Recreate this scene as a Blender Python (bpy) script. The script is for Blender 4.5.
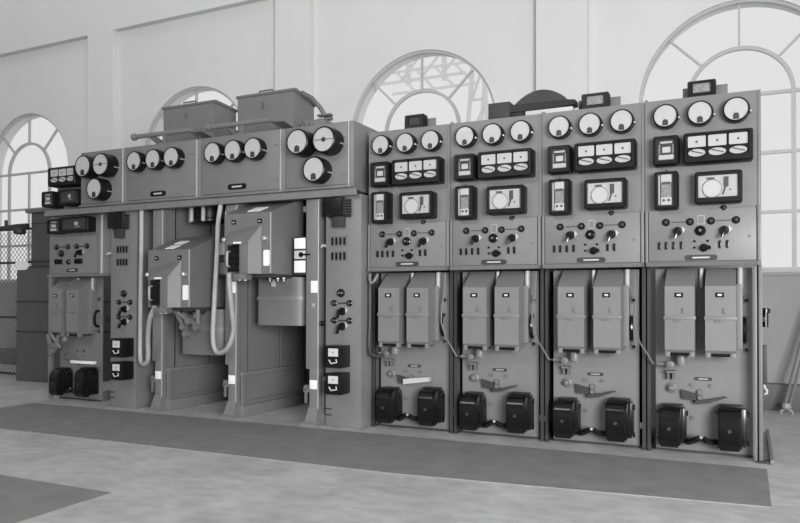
import bpy, bmesh, math, random
from mathutils import Matrix, Vector
random.seed(7)
for o in list(bpy.data.objects): bpy.data.objects.remove(o)
scene = bpy.context.scene
col = scene.collection

# ------------------------------------------------------------------ camera, sky, added lights, exposure
YAW, PITCH, ROLL = 0.4466, 0.0113, 0.0014
cam_d = bpy.data.cameras.new('camera'); cam = bpy.data.objects.new('camera', cam_d); col.objects.link(cam)
fw = Vector((-math.sin(YAW)*math.cos(PITCH), math.cos(YAW)*math.cos(PITCH), math.sin(PITCH)))
rt = Vector((math.cos(YAW), math.sin(YAW), 0)); up = rt.cross(fw)
r2 = rt*math.cos(ROLL)+up*math.sin(ROLL); u2 = up*math.cos(ROLL)-rt*math.sin(ROLL)
M = Matrix.Identity(4)
for i in range(3): M[i][0], M[i][1], M[i][2] = r2[i], u2[i], -fw[i]
M.translation = Vector((0, -5.233, 1.0476))
cam.matrix_world = M
cam_d.sensor_fit = 'HORIZONTAL'; cam_d.sensor_width = 36; cam_d.lens = 724.28/800*36
cam_d.shift_y = 29.53/800; cam_d.clip_end = 200
scene.camera = cam

world = bpy.data.worlds.new('sky'); scene.world = world; world.use_nodes = True
bg = world.node_tree.nodes['Background']; bg.inputs[0].default_value = (1, 1, 1, 1); bg.inputs[1].default_value = 0.84
# added area light for an assumed daylight source, to the right of the camera
right_fill_d = bpy.data.lights.new('right_fill_light', 'AREA'); right_fill = bpy.data.objects.new('right_fill_light', right_fill_d); col.objects.link(right_fill)
right_fill_d.shape = 'RECTANGLE'; right_fill_d.size = 3.2; right_fill_d.size_y = 2.4; right_fill_d.energy = 330
right_fill.location = (3.4, -7.2, 1.55); right_fill_d.spread = math.radians(100); right_fill.rotation_euler = (Vector((-2.6, 0, .3))-right_fill.location).to_track_quat('-Z', 'Y').to_euler()
high_fill_d = bpy.data.lights.new('high_fill_light', 'AREA'); high_fill = bpy.data.objects.new('high_fill_light', high_fill_d); col.objects.link(high_fill)  # added high fill light, aimed to brighten the left of the back wall
high_fill_d.shape = 'RECTANGLE'; high_fill_d.size = 5.0; high_fill_d.size_y = 1.5; high_fill_d.energy = 270
high_fill.location = (-5.0, -8.8, 5.4); high_fill.rotation_euler = (Vector((-6.5, 2.6, 3.8))-high_fill.location).to_track_quat('-Z', 'Y').to_euler()
vs = scene.view_settings
vs.view_transform = 'Standard'; vs.look = 'None'; vs.gamma = 1; vs.use_curve_mapping = False; vs.exposure = 0.0

# ------------------------------------------------------------------ materials
def mat(name, v, rough=0.5, metal=0.0, noise=0.0, scale=8.0, bump=0.0, spec=0.5):
    m = bpy.data.materials.new(name); m.use_nodes = True
    nt = m.node_tree; b = nt.nodes['Principled BSDF']
    b.inputs['Roughness'].default_value = rough; b.inputs['Metallic'].default_value = metal
    b.inputs['Specular IOR Level'].default_value = spec
    b.inputs['Base Color'].default_value = (v, v, v, 1)
    if noise or bump:
        tc = nt.nodes.new('ShaderNodeTexCoord'); nz = nt.nodes.new('ShaderNodeTexNoise')
        nz.inputs['Scale'].default_value = scale; nz.inputs['Detail'].default_value = 6
        nt.links.new(tc.outputs['Object'], nz.inputs['Vector'])
        if noise:
            rp = nt.nodes.new('ShaderNodeValToRGB')
            a, c = v*(1-noise), v*(1+noise)
            rp.color_ramp.elements[0].position = 0.3; rp.color_ramp.elements[1].position = 0.7
            rp.color_ramp.elements[0].color = (a, a, a, 1); rp.color_ramp.elements[1].color = (c, c, c, 1)
            nt.links.new(nz.outputs['Fac'], rp.inputs['Fac']); nt.links.new(rp.outputs['Color'], b.inputs['Base Color'])
        if bump:
            bp = nt.nodes.new('ShaderNodeBump'); bp.inputs['Strength'].default_value = bump; bp.inputs['Distance'].default_value = 0.01
            nt.links.new(nz.outputs['Fac'], bp.inputs['Height']); nt.links.new(bp.outputs['Normal'], b.inputs['Normal'])
    return m
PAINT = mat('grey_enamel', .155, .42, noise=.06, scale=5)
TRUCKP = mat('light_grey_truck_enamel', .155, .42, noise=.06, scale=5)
EDGE = mat('pale_enamel', .30, .4)  # paler grey than the other enamels
PAINT2 = mat('grey_enamel_dull', .13, .5, noise=.06, scale=4)
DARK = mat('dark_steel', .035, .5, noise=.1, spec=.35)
BLACK = mat('black_bakelite', .005, .17, spec=.42)
BLACKM = mat('black_japanned_case', .008, .34, spec=.22)
IRON = mat('grey_cast_iron', .12, .5, noise=.1, scale=14)
WHITE = mat('white_dial_card', .48, .6)
CARD = mat('pale_card', .45, .6)
INK = mat('dial_ink', .06, .6)
GREYCARD = mat('grey_relay_works', .22, .5, noise=.4, scale=60)
METAL = mat('bright_metal', .55, .35, metal=.6)
LIGHTP = mat('light_grey_paint', .42, .45)
LEAD = mat('lead_cable_sheath', .34, .5, noise=.1, scale=20)
LABEL = mat('white_label', .75, .55)
WALL = mat('plaster_wall', .67, .9, noise=.025, scale=1.3, bump=.05)
CABP = mat('dark_tank_paint', .075, .55, noise=.08)
DADO = mat('dado_paint', .28, .7, noise=.05, scale=2)
BASE = mat('baseboard_paint', .09, .6, noise=.05, scale=3)
MUNT = mat('window_bar_paint', .45, .6)
RUBBER = mat('dark_floor_matting', .20, .75, noise=.12, scale=6)
HAZE = mat('haze_pale_steel', .86, .9)  # outdoor haze is put into the steel's colour
WIRE = mat('galvanised_wire', .16, .5)

def concrete():
    m = mat('concrete_floor', .44, .55, bump=.08, noise=.16, scale=2.2)
    nt = m.node_tree; b = nt.nodes['Principled BSDF']
    tc = nt.nodes.new('ShaderNodeTexCoord'); mp = nt.nodes.new('ShaderNodeMapping')
    mp.inputs['Scale'].default_value = (1.6, 2.4, 1); mp.inputs['Rotation'].default_value = (0, 0, .2)
    n2 = nt.nodes.new('ShaderNodeTexNoise'); n2.inputs['Scale'].default_value = 5; n2.inputs['Detail'].default_value = 10
    nt.links.new(tc.outputs['Object'], mp.inputs['Vector']); nt.links.new(mp.outputs['Vector'], n2.inputs['Vector'])
    r = nt.nodes.new('ShaderNodeValToRGB')
    r.color_ramp.elements[0].position = .35; r.color_ramp.elements[0].color = (.88, .88, .88, 1)
    r.color_ramp.elements[1].position = .62; r.color_ramp.elements[1].color = (1.08, 1.08, 1.08, 1)
    nt.links.new(n2.outputs['Fac'], r.inputs['Fac'])
    mx = nt.nodes.new('ShaderNodeMix'); mx.data_type = 'RGBA'; mx.blend_type = 'MULTIPLY'; mx.inputs['Factor'].default_value = 1
    src = b.inputs['Base Color'].links[0].from_socket
    nt.links.new(src, mx.inputs['A']); nt.links.new(r.outputs['Color'], mx.inputs['B']); nt.links.new(mx.outputs['Result'], b.inputs['Base Color'])
    return m
CONC = concrete()

def glass(name, tr, rough=.05, base=.025):
    m = bpy.data.materials.new(name); m.use_nodes = True; nt = m.node_tree
    nt.nodes.remove(nt.nodes['Principled BSDF']); out = nt.nodes['Material Output']
    t = nt.nodes.new('ShaderNodeBsdfTransparent'); t.inputs[0].default_value = (tr, tr, tr, 1)
    g = nt.nodes.new('ShaderNodeBsdfGlossy'); g.inputs['Roughness'].default_value = rough
    lw = nt.nodes.new('ShaderNodeLayerWeight'); lw.inputs['Blend'].default_value = .5
    pw = nt.nodes.new('ShaderNodeMath'); pw.operation = 'POWER'; pw.inputs[1].default_value = 5
    nt.links.new(lw.outputs['Facing'], pw.inputs[0])
    f = nt.nodes.new('ShaderNodeMath'); f.operation = 'MULTIPLY_ADD'; f.inputs[1].default_value = .8; f.inputs[2].default_value = base
    nt.links.new(pw.outputs[0], f.inputs[0])
    mx = nt.nodes.new('ShaderNodeMixShader')
    nt.links.new(f.outputs[0], mx.inputs[0]); nt.links.new(t.outputs[0], mx.inputs[1]); nt.links.new(g.outputs[0], mx.inputs[2])
    nt.links.new(mx.outputs[0], out.inputs[0])
    return m
GLASS = glass('window_glass', .95, .35, .006)
COVER = glass('instrument_glass', .97, .08)

# ------------------------------------------------------------------ mesh builder
class MB:
    def __init__(s): s.v = []; s.f = []; s.m = []; s.mats = []
    def mi(s, m):
        if m not in s.mats: s.mats.append(m)
        return s.mats.index(m)
    def add(s, vs, fs, m):
        n = len(s.v); k = s.mi(m); s.v += [tuple(v) for v in vs]
        for f in fs: s.f.append([i+n for i in f]); s.m.append(k)
        return s
    def box(s, x0, x1, y0, y1, z0, z1, m, bev=0.0):
        if bev:
            bm = bmesh.new(); bmesh.ops.create_cube(bm, size=1)
            for v in bm.verts: v.co = ((x0+x1)/2+v.co.x*(x1-x0), (y0+y1)/2+v.co.y*(y1-y0), (z0+z1)/2+v.co.z*(z1-z0))
            bmesh.ops.bevel(bm, geom=bm.edges[:], offset=bev, segments=2, affect='EDGES', profile=.6)
            bm.verts.index_update()
            s.add([v.co[:] for v in bm.verts], [[v.index for v in f.verts] for f in bm.faces], m); bm.free(); return s
        v = [(x, y, z) for x in (x0, x1) for y in (y0, y1) for z in (z0, z1)]
        return s.add(v, [(0, 1, 3, 2), (4, 6, 7, 5), (0, 4, 5, 1), (2, 3, 7, 6), (0, 2, 6, 4), (1, 5, 7, 3)], m)
    def prism(s, poly, a, b, axis, m):
        # poly: 2D points; axis 'y' -> (x,z), 'x' -> (y,z), 'z' -> (x,y)
        def P(p, t): return {'y': (p[0], t, p[1]), 'x': (t, p[0], p[1]), 'z': (p[0], p[1], t)}[axis]
        n = len(poly)
        return s.add([P(p, a) for p in poly]+[P(p, b) for p in poly],
                     [list(range(n)), list(range(2*n-1, n-1, -1))]+[(i, (i+1) % n, n+(i+1) % n, n+i) for i in range(n)], m)
    def lathe(s, c, prof, axis, m, n=24, cap0=True, cap1=True):
        vs = []; fs = []
        for (r, t) in prof:
            for i in range(n):
                a = 2*math.pi*i/n; p, q = r*math.cos(a), r*math.sin(a)
                vs.append({'y': (c[0]+p, c[1]+t, c[2]+q), 'z': (c[0]+p, c[1]+q, c[2]+t), 'x': (c[0]+t, c[1]+p, c[2]+q)}[axis])
        for j in range(len(prof)-1):
            for i in range(n): fs.append((j*n+i, j*n+(i+1) % n, (j+1)*n+(i+1) % n, (j+1)*n+i))
        if cap0: fs.append(list(range(n)))
        if cap1: fs.append([(len(prof)-1)*n+i for i in range(n)])
        return s.add(vs, fs, m)
    def cyl(s, c, r, t0, t1, axis, m, n=16): return s.lathe(c, [(r, t0), (r, t1)], axis, m, n)
    def tube(s, pts, r, m, n=8):
        P = [Vector(p) for p in pts]; vs = []; fs = []; prev = None
        for i, p in enumerate(P):
            d = (P[min(i+1, len(P)-1)]-P[max(i-1, 0)]).normalized()
            if prev is None:
                a = Vector((0, 0, 1)) if abs(d.z) < .9 else Vector((1, 0, 0)); u = d.cross(a).normalized()
            else: u = (prev-d*prev.dot(d)).normalized()
            prev = u; w = d.cross(u)
            for k in range(n):
                t = 2*math.pi*k/n; vs.append(p+(u*math.cos(t)+w*math.sin(t))*r)
        for i in range(len(P)-1):
            for k in range(n): fs.append((i*n+k, i*n+(k+1) % n, (i+1)*n+(k+1) % n, (i+1)*n+k))
        fs.append(list(range(n))); fs.append([(len(P)-1)*n+k for k in range(n)])
        return s.add(vs, fs, m)
    def mesh(s, name):
        me = bpy.data.meshes.new(name); me.from_pydata(s.v, [], s.f)
        for m in s.mats: me.materials.append(m)
        for p, k in zip(me.polygons, s.m): p.material_index = k
        bm = bmesh.new(); bm.from_mesh(me); bmesh.ops.recalc_face_normals(bm, faces=bm.faces); bm.to_mesh(me); bm.free()
        for p in me.polygons: p.use_smooth = True
        me.set_sharp_from_angle(angle=math.radians(35))
        return me
    def build(s, name, parent=None, label=None):
        return link(name, s.mesh(name), parent, label)
def link(name, me, parent=None, label=None):
    o = bpy.data.objects.new(name, me); col.objects.link(o)
    if parent is not None: o.parent = parent
    if label: o['label'] = label
    return o
def inst(src, parent, loc):
    """a copy of a part (and its sub-parts) sharing mesh data"""
    o = src.copy(); col.objects.link(o); o.parent = parent; o.location = loc
    for ch in list(src.children):
        c = ch.copy(); col.objects.link(c); c.parent = o
    return o
def thing(name, loc, label, cat, group=None):
    o = bpy.data.objects.new(name, None); col.objects.link(o); o.location = loc; o.empty_display_size = .1
    tag(o, label, cat, group); return o
def tag(o, label, cat, group=None):
    o['label'] = label; o['category'] = cat
    if group: o['group'] = group
    return o
def copy_tree(o, parent=None):
    c = o.copy(); col.objects.link(c)
    if parent is not None: c.parent = parent
    for ch in list(o.children): copy_tree(ch, c)
    return c
def struct(o): o['kind'] = 'structure'; return o
def rrect(x0, x1, z0, z1, r, n=3):
    pts = []
    for cx, cz, a0 in ((x1-r, z1-r, 0), (x0+r, z1-r, 90), (x0+r, z0+r, 180), (x1-r, z0+r, 270)):
        for k in range(n+1):
            a = math.radians(a0+90*k/n); pts.append((cx+r*math.cos(a), cz+r*math.sin(a)))
    return pts
def case(mb, x0, x1, z0, z1, y0, d, wx0, wx1, wz0, wz1, m, back=None, r=.014, recess=.018):
    """black instrument case with a rounded front, a bezel and a recessed window"""
    n = 3; o = rrect(x0, x1, z0, z1, r, n); o2 = rrect(x0+.008, x1-.008, z0+.008, z1-.008, r*.8, n); w = rrect(wx0, wx1, wz0, wz1, .006, n)
    N = len(o); yf = y0-d; vs = []
    for pts, y in ((o, y0), (o, yf+.012), (o2, yf), (w, yf), (w, yf+recess)): vs += [(p[0], y, p[1]) for p in pts]
    fs = []
    for j in range(4):
        for i in range(N): fs.append((j*N+i, j*N+(i+1) % N, (j+1)*N+(i+1) % N, (j+1)*N+i))
    mb.add(vs, fs, m)
    mb.add([(p[0], yf+recess, p[1]) for p in w], [list(range(N))], back or m)
    mb.add([(p[0], y0, p[1]) for p in o], [list(range(N))], m)

# ------------------------------------------------------------------ the setting
FL = MB().box(-16, 6, -9, 2.95, -.12, 0, CONC).build('floor'); struct(FL)

BAYS = [-10.37, -6.94, -3.49, -.06]          # window centres, left to right
R0, ZS, ZSILL, ZTOP = .945, 3.06, 1.31, 6.6
YW, YB = 2.6, 2.86
def wall_segment(mb, x0, x1, cx):
    arch = [(cx+R0*math.cos(math.pi*i/40), ZS+R0*math.sin(math.pi*i/40)) for i in range(41)]
    for y in (YW, YB):
        for i in range(40):
            a, b = arch[i], arch[i+1]
            mb.add([(a[0], y, a[1]), (b[0], y, b[1]), (b[0], y, ZTOP), (a[0], y, ZTOP)], [(0, 1, 2, 3)], WALL)
        for (p, q) in ((x0, cx-R0), (cx+R0, x1)):
            mb.add([(p, y, 0), (q, y, 0), (q, y, ZTOP), (p, y, ZTOP)], [(0, 1, 2, 3)], WALL)
        mb.add([(cx-R0, y, 0), (cx+R0, y, 0), (cx+R0, y, ZSILL), (cx-R0, y, ZSILL)], [(0, 1, 2, 3)], WALL)
    ring = [(cx+R0, ZSILL)]+arch+[(cx-R0, ZSILL)]
    n = len(ring)
    mb.add([(p[0], YW, p[1]) for p in ring]+[(p[0], YB, p[1]) for p in ring], [(i, (i+1) % n, n+(i+1) % n, n+i) for i in range(n)], WALL)
wb = MB(); edges = [-14, -8.64, -5.24, -1.79, 3.0]
for i, cx in enumerate(BAYS): wall_segment(wb, edges[i], edges[i+1], cx)
struct(wb.build('wall_back'))
# pilasters and the band above the recessed bays
PIL = [(-14, -11.83), (-8.905, -8.377), (-5.504, -4.97), (-2.063, -1.514), (1.39, 3.0)]
for k, (a, b) in enumerate(PIL):
    struct(MB().box(a, b, 2.5, 2.6, 0, 5.0, WALL).build('trim_%d' % (k+1)))
struct(MB().box(-14, 3.0, 2.5, 2.6, 5.0, ZTOP, WALL).build('trim_6'))
# dado paint, sill and baseboard
k = 7
for i, cx in enumerate(BAYS):
    struct(MB().box(PIL[i][1], PIL[i+1][0], 2.588, 2.6, .25, ZSILL-.03, DADO).build('trim_%d' % k)); k += 1
    struct(MB().box(cx-R0-.03, cx+R0+.03, 2.565, 2.70, ZSILL-.03, ZSILL, DADO, .006).build('trim_%d' % k)); k += 1
for a, b in PIL:
    struct(MB().box(a-.012, b+.012, 2.488, 2.6, .25, ZSILL-.03, DADO).build('trim_%d' % k)); k += 1
struct(MB().box(-14, 3.0, 2.47, 2.6, 0, .25, BASE, .008).build('baseboard_back'))

# unseen ceiling; its long gap is added to brighten the back wall
cl = MB(); cl.box(-14.2, 8, -9.2, .2, ZTOP, ZTOP+.15, WALL); cl.box(-14.2, 8, 2.5, 2.95, ZTOP, ZTOP+.15, WALL); cl.box(-4.2, 8, .2, 2.5, ZTOP, ZTOP+.15, WALL); struct(cl.build('ceiling'))
struct(MB().box(-14.2, -14, -9, 2.95, 0, ZTOP, WALL).build('wall_left'))
struct(MB().box(-14.2, 1.0, -9.2, -9, 0, ZTOP, WALL).build('wall_front'))  # unseen wall, added to cut ambient light at the left

# windows
def arc_bar(mb, cx, cz, r0, r1, y0, y1, m, n=32, a0=0, a1=math.pi):
    vs = []; fs = []
    for i in range(n+1):
        a = a0+(a1-a0)*i/n
        for rr, y in ((r0, y0), (r1, y0), (r1, y1), (r0, y1)): vs.append((cx+rr*math.cos(a), y, cz+rr*math.sin(a)))
    for i in range(n):
        for j in range(4): fs.append((i*4+j, i*4+(j+1) % 4, (i+1)*4+(j+1) % 4, (i+1)*4+j))
    fs += [(0, 1, 2, 3), (n*4, n*4+1, n*4+2, n*4+3)]
    mb.add(vs, fs, m)
wproto = None
def make_window():
    root = bpy.data.objects.new('window_1', None); col.objects.link(root); root.location = (BAYS[0], 2.655, 0); struct(root)
    f = MB(); arc_bar(f, 0, ZS, R0-.028, R0, -.03, .03, MUNT)
    f.box(-R0, -R0+.028, -.03, .03, ZSILL, ZS, MUNT); f.box(R0-.028, R0, -.03, .03, ZSILL, ZS, MUNT); f.box(-R0, R0, -.03, .03, ZSILL, ZSILL+.05, MUNT)
    f.build('outer_frame', root)
    a = MB(); arc_bar(a, 0, ZS, .455, .492, -.02, .02, MUNT, 24); a.build('inner_arch', root)
    for d in (45, 90, 135):
        c, s = math.cos(math.radians(d)), math.sin(math.radians(d)); w = .01
        q = [(.48*c-w*s, ZS+.48*s+w*c), (.48*c+w*s, ZS+.48*s-w*c), ((R0-.04)*c+w*s, ZS+(R0-.04)*s-w*c), ((R0-.04)*c-w*s, ZS+(R0-.04)*s+w*c)]
        MB().prism(q, -.018, .018, 'y', MUNT).build('spoke', root)
    rows = [ZSILL+.03, 1.90, 2.48, ZS]
    for z in rows[1:]: MB().box(-R0+.04, R0-.04, -.018, .018, z-.016, z+.016, MUNT).build('glazing_bar', root)
    for x in (-.4725, 0, .4725): MB().box(x-(.02 if x else .011), x+(.02 if x else .011), -.016, .016, ZSILL+.03, ZS, MUNT).build('glazing_bar', root)
    xs = [-R0+.03, -.4725, 0, .4725, R0-.03]
    for i in range(4):
        for j in range(3): MB().box(xs[i], xs[i+1], -.002, .002, rows[j], rows[j+1], GLASS).build('pane', root)
    for i in range(4):
        p = MB(); arc_bar(p, 0, ZS, .472, R0-.03, -.002, .002, GLASS, 10, math.pi*i/4, math.pi*(i+1)/4); p.build('pane', root)
    h = [(.472*math.cos(math.pi*i/24), ZS+.472*math.sin(math.pi*i/24)) for i in range(25)]
    MB().prism(h, -.002, .002, 'y', GLASS).build('pane', root)
    return root
wproto = make_window()
for i in range(1, 4):
    w = copy_tree(wproto); w.location.x = BAYS[i]; w.name = 'window_%d' % (i+1)

# steel gantry seen through the third window
gt = thing('steel_gantry', (-5.9, 9, 0), 'haze-pale lattice steel gantry standing outside the second arched window from the right', 'gantry')
def beam(a, b, r=.035): return MB().tube([(a[0]+5.9, a[1], a[2]), (b[0]+5.9, b[1], b[2])], r, HAZE, 6)
for z in (5.80, 6.30): beam((-7.4, 0, z), (-5.3, 0, z)).build('chord', gt)
for z in (5.80, 6.30): beam((-7.4, .8, z), (-5.3, .8, z)).build('chord', gt)
for i in range(4):
    x0, x1 = -7.3+i*.48, -6.82+i*.48
    beam((x0, 0, 5.8), (x1, 0, 6.3), .03).build('lattice_bar', gt); beam((x0, .8, 6.3), (x1, .8, 5.8), .03).build('lattice_bar', gt)
for x in (-6.62, -5.78): beam((x, 0, 5.7), (x, 0, 6.4), .06).build('lattice_bar', gt)
for x0, x1 in ((-5.32, -5.1), (-4.75, -4.95)):
    for y in (0, .8): beam((x0*1.0-.35*(1 if x0 < -5 else -1), y, 0), (x1, y, 6.3), .05).build('tower_leg', gt)
for i in range(6):
    z = 1.2+i*.8
    beam((-5.5+i*.07, 0, z), (-4.55-i*.07, 0, z+.75), .03).build('lattice_bar', gt); beam((-5.5+i*.07, 0, z), (-4.55-i*.07, 0, z), .03).build('lattice_bar', gt)

# ------------------------------------------------------------------ shared instrument parts
def meter(parent, x, z, r, depth, y0=0, name='meter', cross=False, n=32):
    """round switchboard meter: black case, white dial, ink scale, pointer cover, glass"""
    rc = r*1.15
    c = MB().lathe((0, 0, 0), [(rc, 0), (rc, -depth+.02), (rc*.97, -depth+.006), (r*1.03, -depth), (r, -depth), (r, -depth+.01)], 'y', BLACKM, n).build(name, parent)
    c.location = (x, y0, z)
    MB().cyl((0, 0, 0), r*.995, -depth+.007, -depth+.0085, 'y', WHITE, n).build('dial', c)
    s = MB(); yy = -depth+.0065
    for i in range(-5, 6):
        a = math.radians(90+i*15); ca, sa = math.cos(a), math.sin(a); l0, l1, w = r*.74, r*(.86 if i % 5 else .9), r*.012
        s.add([(l0*ca-w*sa, yy, l0*sa+w*ca), (l0*ca+w*sa, yy, l0*sa-w*ca), (l1*ca+w*sa, yy, l1*sa-w*ca), (l1*ca-w*sa, yy, l1*sa+w*ca)], [(0, 1, 2, 3)], CARD)
    s.build('scale', c)
    if cross:
        MB().cyl((0, 0, 0), r*.2, yy-.004, yy+.002, 'y', DARK, 16).build('hub_cover', c)
        MB().box(-r*.95, r*.95, yy-.002, yy, -r*.03, r*.03, INK).build('pointer', c)
    else:
        q = [(-r*.24, -r*.9), (r*.24, -r*.9), (r*.24, -r*.52)]+[(r*.24*math.cos(t), -r*.52+r*.18*math.sin(t)) for t in (.5, 1.1, 1.57, 2.0, 2.6)]+[(-r*.24, -r*.52)]
        MB().prism(q, yy-.006, yy+.002, 'y', DARK).build('hub_cover', c)
        MB().prism([(-r*.02, -r*.4), (r*.02, -r*.4), (-r*.35, r*.7)], yy-.002, yy-.001, 'y', CARD).build('pointer', c)
    MB().cyl((0, 0, 0), r*.99, -depth+.002, -depth+.003, 'y', COVER, n).build('cover_glass', c)
    MB().cyl((rc+.004, -.03, -r*.25), .006, -.03, .03, 'y', METAL, 8).build('terminal', c)
    return c
def part_at(src, x, z, y=None):
    return inst(src, src.parent, (x, src.location.y if y is None else y, z))

def square_relay(parent, x0, x1, z0, z1, y0, d):
    m = MB(); w, h = x1-x0, z1-z0
    case(m, x0, x1, z0, z1, y0, d, x0+w*.15, x1-w*.13, z0+h*.15, z1-h*.11, BLACKM, DARK, .016, .022)
    o = m.build('square_relay', parent); yf = y0-d+.018
    b = MB(); X0, X1, Z0, Z1 = x0+w*.22, x1-w*.2, z0+h*.2, z1-h*.16; W, H = X1-X0, Z1-Z0
    b.box(X0, X1, yf, yf+.003, Z0, Z0+H*.24, CARD); b.box(X0+W*.25, X1-W*.22, yf-.004, yf+.002, Z0+H*.36, Z0+H*.66, WHITE)
    b.box(X0+W*.1, X1-W*.1, yf, yf+.003, Z1-H*.14, Z1-H*.04, CARD); b.box(X0, X0+W*.1, yf, yf+.003, Z0+H*.3, Z1-H*.2, GREYCARD); b.box(X1-W*.1, X1, yf, yf+.003, Z0+H*.3, Z1-H*.2, GREYCARD)
    b.build('relay_works', o)
    MB().box(x0+w*.15, x1-w*.13, yf-.012, yf-.011, z0+h*.15, z1-h*.11, COVER).build('cover_glass', o)
    return o
def triple_relay(parent, x0, x1, z0, z1, y0, d):
    m = MB(); w, h = x1-x0, z1-z0; a, b, c, e = x0+w*.045, x1-w*.06, z0+h*.2, z1-h*.08
    case(m, x0, x1, z0, z1, y0, d, a, b, c, e, BLACKM, BLACK, .016, .022)
    o = m.build('triple_relay', parent); yf = y0-d+.018; W = (b-a)/3; H = e-c
    for i in range(3):
        p = MB(); q0, q1 = a+W*i+W*.06, a+W*(i+1)-W*.06
        p.prism(rrect(q0, q1, c+H*.46, e-H*.04, .006, 2), yf, yf+.003, 'y', WHITE)
        cx = (q0+q1)/2; p.cyl((cx, yf, c+H*.7), W*.06, -.004, 0, 'y', INK, 10)
        el = [(cx+(q1-q0)*.48*math.cos(t*math.pi/8), c+H*.2+H*.17*math.sin(t*math.pi/8)) for t in range(16)]
        p.prism(el, yf, yf+.003, 'y', CARD)
        p.prism([(cx-W*.3, c+H*.27), (cx-W*.26, c+H*.32), (cx+W*.32, c+H*.17), (cx+W*.3, c+H*.13)], yf-.003, yf, 'y', INK)
        p.build('dial', o)
    MB().box(a, b, yf-.012, yf-.011, c, e, COVER).build('cover_glass', o)
    return o
def tall_relay(parent, x0, x1, z0, z1, y0, d):
    m = MB(); w, h = x1-x0, z1-z0; a, b, c, e = x0+w*.16, x1-w*.16, z0+h*.08, z1-h*.05
    case(m, x0, x1, z0, z1, y0, d, a, b, c, e, BLACKM, DARK, .016, .02)
    o = m.build('tall_relay', parent); yf = y0-d+.016; W, H = b-a, e-c
    p = MB(); p.box(a+W*.18, b-W*.18, yf, yf+.003, e-H*.27, e-H*.03, WHITE); p.box(a+W*.18, b-W*.18, yf, yf+.003, c+H*.04, c+H*.27, WHITE)
    p.box(a+W*.2, b-W*.2, yf, yf+.003, c+H*.27, e-H*.27, GREYCARD)
    for q in (.35, .65): p.cyl((a+W*q, yf, c+H*.18), W*.09, -.004, 0, 'y', INK, 10)
    p.box(a+W*.25, b-W*.25, yf-.003, yf, e-H*.33, e-H*.25, INK)
    p.box(a+.002, a+W*.12, yf, yf+.003, c+.01, e-.01, LIGHTP); p.build('relay_works', o)
    MB().box(a, b, yf-.01, yf-.009, c, e, COVER).build('cover_glass', o)
    MB().cyl(((a+b)/2, y0-d*.6, z1+.004), .008, -.01, .012, 'z', DARK, 8).build('cover_screw', o)
    return o
def wide_relay(parent, x0, x1, z0, z1, y0, d, dull=False):
    m = MB(); w, h = x1-x0, z1-z0; a, b, c, e = x0+w*.06, x1-w*.08, z0+h*.17, z1-h*.1
    case(m, x0, x1, z0, z1, y0, d, a, b, c, e, BLACKM, DARK, .018, .024)
    o = m.build('wide_relay', parent); yf = y0-d+.02; W, H = b-a, e-c
    if dull:
        p = MB(); p.box(a+W*.05, b-W*.05, yf, yf+.003, c+H*.1, e-H*.15, DARK); p.box(a+W*.5, a+W*.62, yf-.004, yf, c+H*.4, c+H*.68, WHITE); p.box(a+W*.52, a+W*.68, yf-.003, yf, c+H*.2, c+H*.32, GREYCARD)
        p.build('relay_works', o)
    else:
        p = MB(); p.box(a+W*.02, b-W*.02, yf, yf+.003, c+H*.04, e-H*.04, CARD); p.box(a+W*.56, b-W*.06, yf-.002, yf+.002, c+H*.1, e-H*.08, LIGHTP)
        for t in (.2, .45, .7): p.cyl((a+W*.09, yf, c+H*t), W*.035, -.006, 0, 'y', WHITE, 10)
        p.box(a+W*.64, a+W*.76, yf-.006, yf, c+H*.45, e-H*.12, INK); p.prism([(a+W*.6, c+H*.12), (a+W*.64, c+H*.12), (a+W*.72, c+H*.5), (a+W*.67, c+H*.5)], yf-.006, yf, 'y', INK); p.cyl((a+W*.8, yf, c+H*.32), W*.025, -.006, 0, 'y', INK, 10)
        p.box(a+W*.22, a+W*.42, yf-.003, yf, e-H*.2, e-H*.12, INK)
        p.build('relay_works', o)
        q = MB(); q.cyl((a+W*.36, yf, c+H*.4), H*.36, -.008, 0, 'y', WHITE, 24); q.lathe((a+W*.36, yf, c+H*.4), [(H*.4, 0), (H*.4, -.007), (H*.36, -.009)], 'y', GREYCARD, 24, False, False); q.build('induction_disc', o)
    MB().box(a, b, yf-.012, yf-.011, c, e, COVER).build('cover_glass', o)
    return o
def lamp(parent, x, z, y, r=.017):
    o = MB().lathe((0, 0, 0), [(r*1.25, 0), (r*1.25, -.008), (r, -.012), (r, -.02)], 'y', BLACK, 14).build('indicator_lamp', parent); o.location = (x, y, z)
    MB().lathe((0, 0, 0), [(r*.75, -.02), (r*.68, -.026), (r*.4, -.031), (r*.1, -.033)], 'y', DARK, 12).build('lens', o)
    return o
def round_knob(parent, x, z, y, r=.028):
    o = MB().lathe((0, 0, 0), [(r*1.15, 0), (r*1.15, -.01), (r*.9, -.014), (r*.85, -.03), (r*.6, -.036)], 'y', BLACK, 18).build('round_knob', parent); o.location = (x, y, z)
    MB().cyl((0, 0, 0), r*.3, -.04, -.036, 'y', PAINT2, 10).build('knob_screw', o)
    return o
def pistol_switch(parent, x, z, y, s=1.0):
    o = MB().lathe((0, 0, 0), [(.03*s, 0), (.03*s, -.012), (.024*s, -.02), (.02*s, -.04)], 'y', BLACK, 16).build('pistol_switch', parent); o.location = (x, y, z)
    MB().tube([(0, -.045, .012*s), (0, -.055, .0), (-.004*s, -.06, -.022*s), (-.012*s, -.062, -.05*s)], .012*s, BLACK, 8).build('grip', o)
    MB().prism([(.026*s, .034*s), (.05*s, .01*s), (.03*s, -.016*s)], -.004, -.001, 'y', LIGHTP).build('position_plate', o)
    return o
def test_block(parent, x, z, y, h=.052):
    o = MB().box(-.007, .007, -.016, 0, -h/2, h/2, BLACK, .003).build('test_block', parent); o.location = (x, y, z)
    return o
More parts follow.
